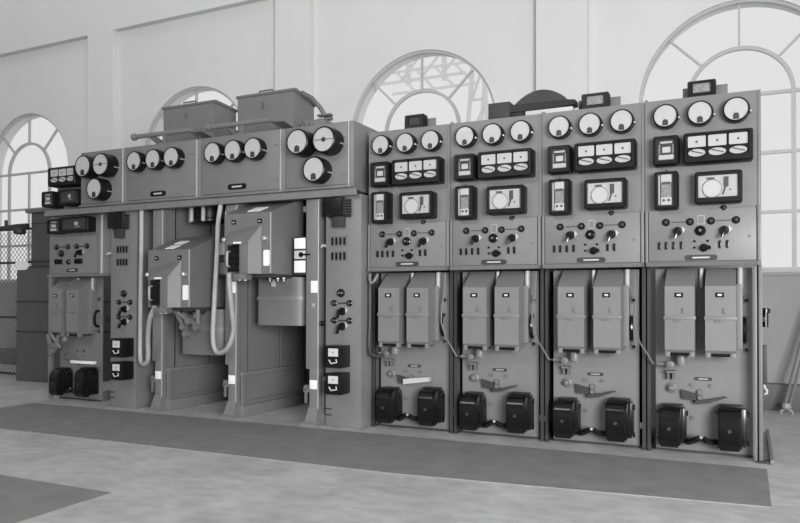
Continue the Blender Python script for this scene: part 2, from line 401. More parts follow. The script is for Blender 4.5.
def nameplate(parent, x, z, y, w=.2, h=.036, m=None):
    o = MB().prism(rrect(-w/2, w/2, -h/2, h/2, h*.48, 4), -.006, 0, 'y', m or DARK).build('nameplate', parent); o.location = (x, y, z)
    MB().prism(rrect(-w*.27, w*.27, -h*.14, h*.14, h*.1, 2), -.008, -.005, 'y', LIGHTP).build('engraved_strip', o)
    return o

# ------------------------------------------------------------------ four control panels on the right
def make_panel(x):
    t = thing('control_panel', (x, 0, 0), '', 'control panel', 'control panels in the right half of the switchboard')
    s = MB(); s.box(.002, .718, 0, .018, 1.275, 2.412, PAINT); s.box(.002, .718, .018, .05, 2.40, 2.412, PAINT)
    s.box(.002, .012, .018, .06, 1.275, 2.40, PAINT); s.box(.708, .718, .018, .06, 1.275, 2.40, PAINT)
    s.build('panel_sheet', t)
    MB().box(.698, .712, -.006, 0, 1.30, 2.40, PAINT, .003).build('edge_bead', t)
    MB().box(.0, .02, -.004, .03, 2.412, 2.424, PAINT, .003).build('top_lug', t)
    c = MB(); c.box(.026, .69, -.018, 0, 1.305, 1.652, PAINT, .004); c.box(.695, .716, -.03, 0, 1.30, 1.66, PAINT, .004); c.box(.004, .022, -.022, 0, 1.29, 1.652, PAINT, .004)
    c.build('control_plate', t)
    MB().prism([(-.045, 1.272), (-.052, 1.282), (-.034, 1.302), (0, 1.302), (0, 1.272)], .014, .7, 'x', PAINT).build('bottom_lip', t)
    for a, b in ((.006, .03), (.692, .716)):
        p = MB(); p.box(a, b, .06, .07, 0, 1.275, DARK); p.box(a, a+.006, .07, .12, 0, 1.275, DARK); p.box(a, b+.002, .05, .12, 0, .012, DARK, .003); p.build('post', t)  # posts coloured dark for the shade between the trucks
    sb = MB(); sb.box(.0, .004, .14, .95, 0, 2.40, PAINT2); sb.build('side_sheet', t)  # side, back and top sheets are added to keep the gaps dark
    MB().box(.006, .718, .93, .95, .05, 2.395, PAINT2).build('back_sheet', t)
    MB().box(.002, .718, .05, .95, 2.40, 2.41, PAINT2).build('top_sheet', t)
    m0 = meter(t, .140, 2.288, .0715, .07)
    for q in (.357, .574): part_at(m0, q, 2.286)
    square_relay(t, .063, .227, 1.950, 2.147, 0, .10)
    triple_relay(t, .257, .673, 1.946, 2.148, 0, .11)
    tall_relay(t, .070, .223, 1.651+.004, 1.906, 0, .10)
    wide_relay(t, .324, .61, 1.678, 1.887, 0, .105)
    k0 = lamp(t, .497, 1.652, -.002, .016)
    l0 = lamp(t, .139, 1.571, -.018, .02)
    for q in (.291, .420, .571): part_at(l0, q, 1.569)
    f = MB()
    f.box(.338, .38, -.021, -.018, 1.55, 1.61, LIGHTP); f.box(.341, .377, -.022, -.02, 1.553, 1.607, PAINT); f.build('label_frame', t)
    for a, b in ((.175, .262), (.45, .54)): MB().box(a, b, -.0205, -.018, 1.567, 1.573, DARK).build('engraved_strip', t)
    round_knob(t, .355, 1.507, -.018, .03)
    p0 = pistol_switch(t, .212, 1.508, -.018); part_at(p0, .499, 1.504)
    b0 = test_block(t, .097, 1.413, -.018)
    for q in (.141, .188, .237, .474, .519): part_at(b0, q, 1.413)
    d0 = MB().cyl((0, 0, 0), .008, -.008, 0, 'y', BLACK, 10).build('push_button', t); d0.location = (.318, -.018, 1.438)
    part_at(d0, .400, 1.438); part_at(d0, .318, 1.395)
    kn = MB().lathe((0, 0, 0), [(.027, 0), (.027, -.012), (.02, -.02)], 'y', BLACK, 16).build('turn_switch', t); kn.location = (.376, -.018, 1.392)
    MB().prism(rrect(-.02, .045, -.014, .014, .012, 3), -.042, -.02, 'y', BLACK).build('switch_handle', kn)
    nameplate(t, .358, 1.328, -.018, .2, .036)
    kh = MB().cyl((0, 0, 0), .009, -.004, 0, 'y', PAINT2, 12).build('keyhole_cover', t); kh.location = (.65, -.018, 1.462)
    return t
PX = [.088-.72*(4-i) for i in range(4)]
panels = [make_panel(PX[0])]
for i in range(1, 4):
    c = copy_tree(panels[0]); c.location.x = PX[i]; panels.append(c)
PL = ['leftmost of the four grey control panels with round meters, next to the relay column',
      'second grey control panel from the relay column, arched cover beginning on its top',
      'third grey control panel from the relay column, arched cover ending on its top',
      'grey control panel at the right end of the switchboard, against the bright window']
for p, l in zip(panels, PL): p['label'] = l
# things only the end panel has
e = panels[3]
q = MB(); q.box(.672, .69, -.01, .0, 0, 1.27, PAINT, .003); q.build('end_post', e)
q = MB(); q.box(.70, .722, -.015, .03, 0, 1.27, PAINT2, .003); q.box(.69, .76, -.05, .04, 0, .012, DARK, .003); q.build('end_post', e)
ev = MB(); ev.lathe((.745, .3, .975), [(.02, -.02), (.032, -.015), (.032, .01), (.024, .016)], 'z', BLACK, 16); ev.cyl((.745, .3, 0), .02, .862, .96, 'z', BLACK, 14); ev.box(.70, .745, .27, .33, .9, .93, DARK); ev.build('end_handle', e, 'black knobbed handle on the side of the end post')
rd = MB(); rd.box(.715, .755, .28, .33, .47, .74, DARK, .006); rd.build('end_rod', e)
MB().tube([(.735, .3, .47), (.742, .3, .44), (.752, .3, .435), (.752, .3, .41), (.738, .3, .405)], .009, CARD, 8).build('rod_hook', e, 'white hook under the dark rod')
MB().box(.762, .785, -.06, 1.17, 0, .03, PAINT, .004).build('sill_channel', e)

# ------------------------------------------------------------------ breaker trucks under the panels
def hood(parent, x0, x1, yb=.12, yf=-.085):
    m = MB()
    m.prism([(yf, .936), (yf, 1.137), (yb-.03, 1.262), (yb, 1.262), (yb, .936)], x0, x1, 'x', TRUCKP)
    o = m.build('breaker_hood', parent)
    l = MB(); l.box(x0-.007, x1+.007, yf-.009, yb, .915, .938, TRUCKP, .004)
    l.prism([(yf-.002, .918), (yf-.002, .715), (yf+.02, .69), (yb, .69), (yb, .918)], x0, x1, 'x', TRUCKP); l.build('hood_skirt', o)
    w = x1-x0
    f = MB(); f.prism(rrect(x0+w*.34, x0+w*.62, 1.063, 1.094, .004, 2), yf-.006, yf, 'y', BLACK); f.box(x0+w*.41, x0+w*.55, yf-.008, yf-.004, 1.072, 1.085, WHITE); f.build('label_window', o)
    MB().box(x0+w*.57, x0+w*.7, yf-.008, yf, .955, .992, PAINT2, .003).build('catch', o)
    MB().box(x0+w*.3, x0+w*.62, yf-.01, yf-.002, .9, .912, PAINT2, .002).build('lip_pull', o)
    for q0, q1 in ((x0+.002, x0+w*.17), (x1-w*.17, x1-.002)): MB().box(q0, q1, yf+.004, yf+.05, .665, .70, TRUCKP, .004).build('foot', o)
    MB().box(x0+w*.2, x1-w*.2, yf+.006, yb-.01, .675, .695, BLACK).build('contact_slot', o)
    return o
def coil(parent, x0, x1, z0, z1):
    w = x1-x0; yb, yf = .12, -.05; R = .085
    # rounded moulded cover in front
    prof = [(.03, z0), (yf+.03, z0), (yf+.008, z0+.018), (yf, z0+.045), (yf, z1-R-.01)]+[(yf+R-R*math.cos(t), z1-R-.01+R*math.sin(t)) for t in (.2, .4, .6, .8, 1.0, 1.2, 1.4, 1.57)]+[(.03, z1-.01)]
    m = MB(); m.prism(prof, x0+.012, x1-.012, 'x', BLACK); o = m.build('overload_coil', parent)
    ins = [(p[0]+.012, z0+.012+(p[1]-z0)*.93) for p in prof[:-1]]+[(.03, prof[-1][1]-.02)]; ins[0] = (.03, z0+.012)
    b = MB(); b.prism(ins, x0, x1, 'x', BLACKM); b.build('cover_rim', o)
    b = MB(); b.box(x0+.01, x1+.026, .03, yb, z0+.02, z1-.015, BLACK, .012); b.build('coil_body', o)
    for k in range(4): MB().box(x1+.022, x1+.034, .036+k*.02, .048+k*.02, z0+.045, z1-.05, BLACKM, .002).build('lamination', o)
    n = MB(); n.cyl(((x0+x1)/2, yf, (z0+z1)/2-.012), .012, -.006, .004, 'y', DARK, 12); n.build('centre_screw', o)
    for zz in (z0+.045, z1-.05):
        s = MB(); s.cyl((x1+.024, .05, zz), .013, 0, .02, 'x', DARK, 10); s.cyl((x1+.036, .05, zz), .02, 0, .010, 'x', BLACK, 6)
        s.build('terminal_stud', o); MB().cyl((x0-.018, .05, zz), .013, 0, .03, 'x', DARK, 10).build('terminal_stud', o)
    MB().box(x0+.02, x1+.01, .02, yb-.01, z1-.018, z1+.004, BLACKM, .006).build('coil_cap', o)
    return o
def make_truck(x, cables=True):
    t = thing('breaker_truck', (x, 0, 0), '', 'breaker truck', 'draw-out breaker trucks along the switchboard')
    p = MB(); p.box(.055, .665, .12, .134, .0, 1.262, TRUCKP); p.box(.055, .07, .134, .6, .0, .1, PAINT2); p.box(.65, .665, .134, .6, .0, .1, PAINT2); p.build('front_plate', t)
    MB().box(.056, .664, .112, .12, .0, .016, DARK).build('foot_strip', t)
    hood(t, .135, .321); hood(t, .385, .569)
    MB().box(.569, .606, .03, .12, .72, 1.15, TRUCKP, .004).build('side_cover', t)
    MB().cyl((.592, .06, 0), .019, 1.128, 1.26, 'z', EDGE, 14).build('bushing', t)
    MB().cyl((.353, .09, 0), .013, 1.13, 1.26, 'z', LIGHTP, 12).build('bushing', t)
    coil(t, .088, .224, .05, .328); coil(t, .456, .598, .056, .346)
    h = MB(); h.tube([(.618, .12, .765), (.618, .085, .77), (.618, .066, .80), (.618, .062, .845), (.618, .066, .89), (.618, .085, .92), (.618, .12, .925)], .014, BLACK, 8); h.build('pull_handle', t)
    for zz in (1.051, .722):
        q = MB(); q.box(.612, .648, .112, .12, zz-.03, zz+.03, PAINT2, .002); q.cyl((.63, .112, zz-.008), .012, -.008, 0, 'y', BLACK, 10); q.build('latch', t)
    nameplate(t, .361, .507, .12, .115, .022)
    for sx, sz in ((.29, .463), (.41, .461), (.293, .239)): 
        q = MB().cyl((sx, .12, sz), .012, -.014, 0, 'y', PAINT2, 10); q.build('stud', t)
    hb = MB(); hb.cyl((.343, .12, .418), .017, -.03, 0, 'y', PAINT2, 12); hb.cyl((.343, .12, .382), .017, -.035, 0, 'y', IRON, 12); hb.build('hub', t)
    lv = MB(); lv.prism([(.222, .43), (.318, .405), (.322, .362), (.232, .365)], .085, .118, 'y', DARK); lv.build('crank_plate', t)  # crank plate and lever coloured dark for the shadow on them
    l2 = MB(); l2.prism([(.316, .338), (.40, .350), (.51, .394), (.50, .398), (.39, .372), (.316, .366)], .06, .10, 'y', DARK); l2.build('lever', t)
    # fitting under the left hood
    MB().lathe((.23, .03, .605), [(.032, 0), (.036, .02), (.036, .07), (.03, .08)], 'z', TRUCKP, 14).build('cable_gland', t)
    g = MB(); g.lathe((.16, .05, .605), [(.012, -.05), (.026, -.045), (.026, -.01), (.018, 0)], 'y', IRON, 12); g.cyl((.16, .05, .605), .014, -.09, .0, 'x', IRON, 10)
    g.box(.13, .19, .04, .12, .545, .56, IRON, .003); g.box(.138, .150, .06, .12, .5, .56, IRON); g.box(.17, .182, .06, .12, .5, .56, IRON); g.build('clamp', t)
    w = MB(); w.lathe((.158, .12, .438), [(.036, 0), (.036, -.012), (.02, -.02), (.018, -.05), (.008, -.055)], 'y', IRON, 16); w.build('valve_wheel', t)
    for pp in ([(.26, .04, .085), (.29, .01, .095), (.325, .0, .115), (.345, .005, .125)], [(.446, .04, .10), (.415, .01, .098), (.385, .0, .11), (.366, .005, .122)]):
        q = MB(); q.tube(pp, .021, BLACK, 8); d = 1 if pp[0][0] < .36 else -1; q.cyl((pp[-1][0], pp[-1][1], pp[-1][2]), .012, min(0, d*.012), max(0, d*.012), 'x', METAL, 8); q.build('coil_lead', t)
    if cables: MB().tube([(.064, .11, .60), (.056, .06, .603), (.05, .0, .61), (.012, -.012, .68), (-.035, -.008, .75), (-.075, -.008, .87), (-.07, -.004, 1.0), (-.052, .0, 1.1), (-.045, .0, 1.25)], .006, IRON, 6).build('cable', t)
    return t
trucks = [make_truck(PX[1])]
for i in (0, 2, 3):
    c = copy_tree(trucks[0]); c.location.x = PX[i]; trucks.append(c)
trucks[1].name = 'breaker_truck.001'
for o in list(trucks[1].children):
    if o.name.startswith('cable') and not o.name.startswith('cable_gland'): bpy.data.objects.remove(o)
MB().tube([(.15, .03, .60), (.1, -.02, .585), (.035, -.03, .60), (.014, -.02, .68), (.012, -.0, .85), (.012, .0, 1.1), (.012, .0, 1.255)], .016, DARK, 8).build('cable', trucks[1], 'thick dark cable bending up beside the column')
MB().tube([(.03, -.03, 1.25), (.03, -.035, 1.21), (.045, -.04, 1.17), (.065, -.03, 1.19), (.085, -.0, 1.25)], .014, PAINT2, 8).build('cable_bend', trucks[1])
for o in list(trucks[1].children)+[]:
    if o.name.split('.')[0] == 'lever': bpy.data.objects.remove(o)
MB().prism([(.29, .362), (.515, .395), (.515, .43), (.29, .405)], .05, .10, 'y', LIGHTP).build('lever', trucks[1], 'pale broad lever')
TL = {PX[0]: 'grey breaker truck with pale broad lever, right beside the relay column',
      PX[1]: 'grey hooded breaker truck, second to the right of the relay column',
      PX[2]: 'grey hooded breaker truck, third to the right of the relay column',
      PX[3]: 'grey hooded breaker truck with black coils at the right end of the row'}
for t in trucks: t['label'] = TL[min(TL, key=lambda k: abs(k-t.location.x))]
# far left truck: same machine with a white lever bar
t5 = copy_tree(trucks[0]); t5.location = (-6.594, 0, 0)
for o in list(t5.children):
    if o.name.split('.')[0] in ('lever', 'cable', 'crank_plate'): bpy.data.objects.remove(o)
MB().box(.37, .70, -.02, .02, .392, .42, LABEL, .004).build('lever', t5, 'white flat lever bar')
for a, b in (((.16, -.12, .68), (.23, -.10, .50)), ((.22, -.12, .68), (.30, -.08, .55)), ((.30, -.1, .68), (.25, -.1, .53)), ((.13, -.08, .62), (.19, -.1, .47))):
    MB().tube([a, b], .018, IRON, 8).build('link', t5)
MB().box(.195, .275, -.14, -.09, .545, .60, IRON, .008).build('link_block', t5)
t5['label'] = 'grey breaker truck with white lever bar at the far left end of the switchboard'

# ------------------------------------------------------------------ far left relay panel
t = thing('control_panel', (-6.55, 0, 0), 'narrow grey relay panel at the far left end with glazed black relays', 'control panel')
s = MB(); s.box(0.005, .90, 0, .018, 1.275, 1.93, PAINT); s.box(.10, .562, 0, .018, 1.93, 2.36, PAINT); s.box(.005, .02, .018, .5, 1.275, 1.937, PAINT2); s.box(.10, .115, .018, .5, 1.937, 2.36, PAINT2); s.build('panel_sheet', t)
MB().box(.74, .76, -.015, 0, 1.30, 1.89, LIGHTP, .004).build('edge_bead', t)
MB().box(.84, .89, -.012, 0, 1.275, 1.89, PAINT, .004).build('edge_strip', t)
for a in (-.06, .845):
    q = MB(); q.box(a, a+.045, .03, .04, 0, 1.275, PAINT); q.box(a, a+.008, .04, .09, 0, 1.275, PAINT); q.build('post', t)
MB().box(-.02, .9, .95, .965, .05, 1.93, PAINT2).build('back_sheet', t)
c = MB(); c.box(.012, .69, -.02, 0, 1.30, 1.685, PAINT, .004); c.build('control_plate', t)
MB().prism([(-.045, 1.272), (-.05, 1.28), (-.034, 1.298), (0, 1.298), (0, 1.272)], .01, .87, 'x', PAINT).build('bottom_lip', t)
triple_relay(t, .136, .53, 2.185, 2.378, 0, .15)
square_relay(t, .045, .207, 1.98, 2.142, 0, .15); wide_relay(t, .285, .56, 1.985, 2.145, 0, .15, True)
square_relay(t, .06, .238, 1.712, 1.864, 0, .1); wide_relay(t, .25, .66, 1.718, 1.872, 0, .1, True)
for a in (.125, .293, .417, .566): lamp(t, a, 1.579, -.02, .022)
for a, b in ((.15, .27), (.44, .545)): MB().box(a, b, -.0225, -.02, 1.574, 1.584, DARK).build('engraved_strip', t)
round_knob(t, .196, 1.512, -.02, .03); pistol_switch(t, .472, 1.515, -.02)
for a in (.11, .14, .17, .2): test_block(t, a, 1.428, -.02)
kn = MB().lathe((0, 0, 0), [(.027, 0), (.027, -.012), (.02, -.02)], 'y', BLACK, 16).build('turn_switch', t); kn.location = (.30, -.02, 1.423)
for a in (.40, .43, .46, .49): test_block(t, a, 1.428, -.02)
nameplate(t, .351, 1.338, -.02, .16, .036)

# ------------------------------------------------------------------ relay columns
def aux_relay(parent, x0, x1, z0, z1, y0=-.1, d=.15):
    o = MB().box(x0, x1, y0-d, y0, z0, z1, BLACKM, .006).build('auxiliary_relay', parent); w = x1-x0; h = z1-z0
    l = MB(); l.box(x0+w*.2, x0+w*.82, y0-d-.003, y0-d+.002, z0+h*.52, z1-h*.12, WHITE); l.cyl((x0+w*.5, y0-d-.003, z0+h*.7), .006, -.002, 0, 'y', INK, 8); l.build('relay_label', o)
    q = MB(); q.tube([(x0+w*.25, y0-d-.004, z0+h*.36), (x0+w*.4, y0-d-.006, z0+h*.2), (x0+w*.75, y0-d-.004, z0+h*.26), (x0+w*.7, y0-d-.004, z0+h*.4)], .006, CARD, 6); q.build('flag', o)
    return o
def make_column(x0, label, dt=0.0, da=0.0):
    t = thing('relay_column', (x0, -.1, 0), label, 'relay column', 'relay columns flanking the open cubicles')
    b = MB(); b.box(0, .335, 0, .55, 0, 1.90, PAINT, .008); b.build('column_case', t)
    h = MB(); h.box(.03, .24, -.012, 0, 1.715, 1.86, DARK); h.build('opening_frame', t)
    r_ = MB(); r_.box(.025, .19, -.07, 0, 1.725, 1.875, BLACKM, .006)
    for k in range(6): r_.box(.19, .25, -.05, -.01, 1.735+k*.022, 1.748+k*.022, DARK)
    r_.build('fuse_block', t)
    MB().box(.08, .19, -.04, 0, 1.635, 1.725, DARK, .004).build('terminal_box', t)
    for z in (1.523, 1.40):
        for k in range(4): test_block(t, .07+dt+k*.038, z, 0, .062)
        MB().box(.045+dt, .21+dt, -.003, 0, z-.045, z+.045, PAINT2).build('label_strip', t)
    round_knob(t, .15+dt, 1.098, 0, .03)
    for zz in (1.015, .873):
        for xx in (.085, .23): lamp(t, xx+dt, zz, 0, .021)
        MB().box(.12+dt, .195+dt, -.003, 0, zz-.006, zz+.006, DARK).build('engraved_strip', t)
    pistol_switch(t, .16+dt, .948, 0, 1.1); pistol_switch(t, .16+dt, .825, 0, 1.1)
    aux_relay(t, .09+da, .235+da, .498, .675, 0); aux_relay(t, .09+da, .235+da, .285, .455, 0)
    for zz in (.09, .14): MB().box(-.002, .06, -.002, .0, zz, zz+.012, DARK).build('slot', t)
    MB().tube([(0.0, .03, 1.49), (-.03, -.01, 1.49), (-.03, -.02, 1.47)], .014, METAL, 8).build('lock', t)
    MB().tube([(-.01, -.0, .845), (-.035, -.025, .85)], .02, BLACK, 10).build('plunger', t)
    return t
make_column(-3.14, 'tall grey relay column between the right cubicle and the round-meter panels')
make_column(-5.575, 'tall grey relay column beside the far left truck, light cable at its right', .03, .075)

# ------------------------------------------------------------------ cubicle frames
def make_frame(x, label, back=True, wall=True):
    """x is the right face of the upright; local origin there"""
    t = thing('cubicle_frame', (x, -.11, 0), label, 'cubicle frame', 'cast frames between the draw-out cubicles')
    u = MB(); u.box(-.09, -.005, 0, .07, .1, .475, PAINT, .006); u.box(-.125, 0, 0, .06, .465, 1.88, PAINT, .006); u.build('upright', t)
    f = MB(); lv = []
    for zz, xl, xr, yf in ((0, -.15, .012, -.062), (.018, -.15, .012, -.062), (.04, -.112, .0, -.035), (.15, -.091, -.004, -.004)): lv += [(xl, yf, zz), (xr, yf, zz), (xr, .10, zz), (xl, .10, zz)]
    f.add(lv, [(0, 1, 2, 3), (12, 13, 14, 15)]+[(4*j+i, 4*j+(i+1) % 4, 4*j+4+(i+1) % 4, 4*j+4+i) for j in range(3) for i in range(4)], PAINT); f.build('foot', t)
    MB().tube([(-.005, -.002, .14), (-.005, -.002, .48), (-.003, -.002, 1.878)], .006, EDGE, 6).build('edge_bead', t)
    r_ = MB(); r_.box(-.05, .0, .06, 1.08, .10, .37, PAINT); r_.box(-.06, .03, .06, 1.08, 0, .10, PAINT, .006); r_.box(-.055, .03, .06, 1.08, .365, .40, PAINT, .006); r_.box(-.05, .015, .06, .13, .09, .37, PAINT, .004); r_.build('side_rail', t)
    s = MB(); s.box(-.05, .012, .16, 1.06, .13, .14, PAINT2); s.build('rail_moulding', t)
    w = MB()
    for a, b in ((.05, .165), (.20, .66), (.695, 1.08)): w.box(-.03, -.008, a, b, .40, 1.93, PAINT)
    w.box(-.07, -.06, .05, 1.08, .40, 1.93, BLACK); w.build('side_wall', t)  # black backing paints in the shade of the slots
    q = MB(); q.box(-.15, -.09, .0, .05, .27, .30, IRON, .004); q.cyl((-.125, .02, .31), .022, -.02, .02, 'y', IRON, 12); q.box(-.135, -.115, -.005, .02, .18, .29, IRON, .003); q.build('roller_latch', t)
    MB().box(-.085, -.012, -.004, 0, .30, .375, LABEL, .002).build('label', t, 'white enamel label near the foot')
    MB().box(-.075, -.005, -.006, 0, 1.10, 1.20, LABEL, .002).build('label', t, 'white enamel label halfway up')
    MB().box(-.065, -.035, -.004, 0, .98, 1.01, METAL, .002).build('rivet_plate', t)
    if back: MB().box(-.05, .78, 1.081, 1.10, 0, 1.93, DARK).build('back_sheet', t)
    return t
f1 = make_frame(-4.90, 'grey cast cubicle frame left of the lowered breaker, beside the left relay column')
f2 = make_frame(-4.045, 'grey cast cubicle frame in the middle, between the two draw-out breakers')
f3 = make_frame(-3.20, 'grey cubicle frame beside the right relay column, three white plates at its left', back=False)
gb = MB(); gb.box(-.25, -.115, .0, .05, 1.25, 1.57, DARK, .004); gb.build('guide_box', f3)
MB().box(-.24, -.13, -.006, 0, 1.47, 1.56, LABEL, .003).build('guide_plate', f3, 'upper white plate')
MB().box(-.24, -.13, -.006, 0, 1.27, 1.37, LABEL, .003).build('guide_plate', f3, 'lower white plate')
m_ = MB(); m_.box(-.24, -.13, -.005, 0, 1.385, 1.455, CARD, .003); m_.tube([(-.18, -.012, 1.42), (-.08, -.014, 1.42)], .008, BLACK, 6); m_.cyl((-.17, -.006, 1.42), .022, -.006, 0, 'y', BLACK, 12); m_.build('guide_plate', f3, 'pale plate with a black pin')
gb = MB(); gb.box(-.21, -.125, .0, .05, 1.25, 1.57, DARK, .004); gb.box(-.19, -.13, -.005, 0, 1.44, 1.55, CARD, .003); gb.box(-.19, -.13, -.005, 0, 1.27, 1.37, PAINT, .003); gb.build('guide_box', f2)

# ------------------------------------------------------------------ draw-out breaker units (right one raised, left one lowered)
def make_unit(x, z, label):
    t = thing('breaker_unit', (x, 0, z), label, 'breaker', 'draw-out breakers in the open cubicles')
    W = .478
    h = MB(); h.prism([(-.35, .0), (-.35, .507), (-.02, .63), (.12, .66), (.12, .0)], 0, W, 'x', PAINT2); h.build('hood', t)
    MB().tube([(W-.004, -.351, .005), (W-.004, -.351, .505)], .006, EDGE, 8).build('edge_bead', t)
    MB().box(W, W+.004, -.34, .11, .26, .268, PAINT2).build('seam', t)
    for a in (.10, .366): 
        q = MB(); q.box(a-.022, a+.022, -.358, -.348, .418, .455, BLACK, .004); q.box(a-.012, a+.012, -.361, -.352, .43, .44, METAL); q.build('catch', t)
    # slanted-top front housing: painted right half, black works on the left
    def loft(mb, lo, hi, m):
        n = len(lo); mb.add(lo+hi, [list(range(n)), list(range(2*n-1, n-1, -1))]+[(i, (i+1) % n, n+(i+1) % n, n+i) for i in range(n)], m)
    s = MB(); loft(s, [(.226, -.44, 0), (.313, -.44, 0), (.383, -.352, 0), (.226, -.352, 0)], [(.226, -.44, .25), (.313, -.44, .25), (.383, -.352, .395), (.226, -.352, .36)], PAINT2); s.build('front_housing', t)
    s = MB(); loft(s, [(.05, -.352, .345), (.085, -.445, .245), (.316, -.445, .25), (.386, -.352, .395)], [(.05, -.352, .357), (.085, -.445, .258), (.316, -.445, .263), (.386, -.352, .408)], PAINT2); s.build('housing_lid', t)
    s = MB(); s.box(.236, .305, -.447, -.44, .01, .235, PAINT2, .002); s.build('housing_cover', t)
    s = MB(); s.box(.075, .226, -.40, -.352, .02, .24, BLACK, .004)
    for k in range(4): s.box(.12, .215, -.425, -.40, .04+k*.05, .065+k*.05, BLACKM)
    s.build('contact_works', t)
    MB().tube([(.10, -.40, .06), (.10, -.435, .07), (.10, -.44, .12), (.10, -.435, .18), (.10, -.40, .19)], .010, METAL, 8).build('grip', t)
    MB().box(.17, .25, -.45, -.444, .247, .262, LABEL).build('label', t, 'narrow white strip')
    for a in (.012, .425): MB().lathe((a, -.35, .29), [(.02, 0), (.02, -.03), (.012, -.04)], 'y', METAL, 12).build('clamp_screw', t)
    MB().prism(rrect(.405, .466, .065, .195, .014, 3), -.356, -.35, 'y', LABEL).build('label', t, 'tall white label on the hood front')
    b = MB(); b.box(.165, .29, -.45, -.352, -.05, -.002, PAINT2, .004); b.cyl((.2, -.4, 0), .02, -.055, -.0, 'z', METAL, 12); b.cyl((.255, -.4, 0), .018, -.055, 0, 'z', METAL, 12); b.build('plug', t)
    u = MB(); u.box(.0, W, -.32, .1, -.03, .0, DARK); u.build('base_tray', t)
    # tank with rounded corners
    def plan(g):
        pts = []
        for cx, cy, r, a0 in ((.605, .42, .13, 0), (.105, .42, .05, 90), (.105, -.05, .04, 180), (.605, -.05, .14, 270)):
            ox = cx-r if a0 in (0, 270) else cx+r; oy = cy-r if a0 in (0, 90) else cy+r
            for i in range(8):
                a = math.radians(a0+90*i/7); pts.append((ox+(r+g)*math.cos(a), oy+(r+g)*math.sin(a)))
        return pts
    k = MB(); k.prism(plan(0), -.435, -.02, 'z', PAINT2); k.build('oil_tank', t)
    k = MB(); k.prism(plan(.01), -.215, -.185, 'z', PAINT); k.build('tank_band', t)
    MB().box(.28, .315, -.075, -.045, -.10, -.035, LIGHTP, .004).build('tank_lug', t)
    sd = MB()
    for a in (.36, .44, .5): sd.lathe((a, -.2, -.03), [(.03, 0), (.03, -.012), (.014, -.016), (.014, -.03)], 'z', BLACK, 10)
    sd.build('tank_stud', t)
    return t
UB = make_unit(-3.986, 1.255, 'raised grey draw-out breaker in the right cubicle, rounded oil tank below it')
UA = copy_tree(UB); UA.location = (-4.843, 0, .973); UA['label'] = 'lowered grey draw-out breaker in the left cubicle, two white plates on its sloping top'
def top_plate(u, x0, x1, f0, f1):
    # lies on the sloping hood top between front edge (-.35,.507) and (-.02,.63)
    P = lambda f, d: (-.35+.33*f, .507+.123*f+d)
    q = [P(f0, .001), P(f1, .001), P(f1, .006), P(f0, .006)]
    MB().prism(q, x0, x1, 'x', LABEL).build('label', u, 'white plate on the sloping hood top')
top_plate(UA, .165, .27, .10, .36); top_plate(UA, .145, .25, .50, .76); top_plate(UB, .20, .33, .15, .5)
# linkage under the lowered breaker
for a, b in (((.27, -.3, -.03), (.39, -.32, -.17)), ((.36, -.3, -.06), (.54, -.31, -.17)), ((.39, -.32, -.17), (.43, -.33, -.23)), ((.33, -.33, -.05), (.46, -.33, -.12)), ((.53, -.3, -.02), (.54, -.31, -.17))):
    MB().tube([a, b], .02, IRON, 8).build('link', UA)
for a in ((.40, -.33, -.17), (.54, -.32, -.17), (.43, -.33, -.23), (.46, -.33, -.12)): MB().cyl(a, .03, -.03, .02, 'y', IRON, 12).build('link_pin', UA)

def loop(name, pts, r, label):
    # smooth polyline through control points (Catmull-Rom)
    P = [Vector(p) for p in pts]; P = [P[0]*2-P[1]]+P+[P[-1]*2-P[-2]]; out = []
    for i in range(1, len(P)-2):
        for k in range(6):
            s = k/6; a, b, c, d = P[i-1], P[i], P[i+1], P[i+2]
            out.append(.5*((2*b)+(c-a)*s+(2*a-5*b+4*c-d)*s*s+(3*b-a-3*c+d)*s**3))
    out.append(P[-2])
    o = MB().tube(out, r, LEAD, 10).build(name); o.data.transform(Matrix.Translation((0, 0, 0))); tag(o, label, 'cable', 'flexible cables hanging in the open cubicles'); return o
loop('flexible_cable', [(-5.168, -.11, 1.883), (-5.168, -.11, 1.5), (-5.168, -.115, 1.1), (-5.155, -.13, .75), (-5.135, -.15, .5), (-5.08, -.17, .44), (-4.99, -.2, .49), (-4.93, -.26, .7), (-4.82, -.35, .87), (-4.725, -.39, .975)], .021,
     'light grey cable looping from the beam to the lowered breaker, against the left relay column')
loop('flexible_cable', [(-4.215, -.125, 1.883), (-4.222, -.15, 1.7), (-4.225, -.155, 1.5), (-4.25, -.155, 1.1), (-4.27, -.155, .74), (-4.245, -.16, .61), (-4.18, -.17, .575), (-4.06, -.205, .63), (-3.985, -.23, .77), (-3.94, -.3, .92), (-3.90, -.38, 1.09), (-3.872, -.43, 1.262)], .021,
     'light grey cable hanging in a deep loop from the beam to the raised breaker')

# ------------------------------------------------------------------ beam and meter boxes above the cubicles
bt = thing('channel_beam', (-6.44, -.14, 0), 'long grey channel beam under the row of meter boxes, above the open cubicles', 'beam')
b = MB(); b.box(0, 3.62, -.02, -.005, 1.885, 1.937, LIGHTP if False else PAINT); b.box(0, 3.62, -.005, .06, 1.885, 1.893, PAINT); b.box(0, 3.62, -.005, .06, 1.929, 1.937, PAINT); b.build('channel', bt)
for i in range(8):
    q = MB().cyl((.5+i*.43, -.02, 1.911), .012, -.008, 0, 'y', PAINT, 8); q.build('bolt', bt)
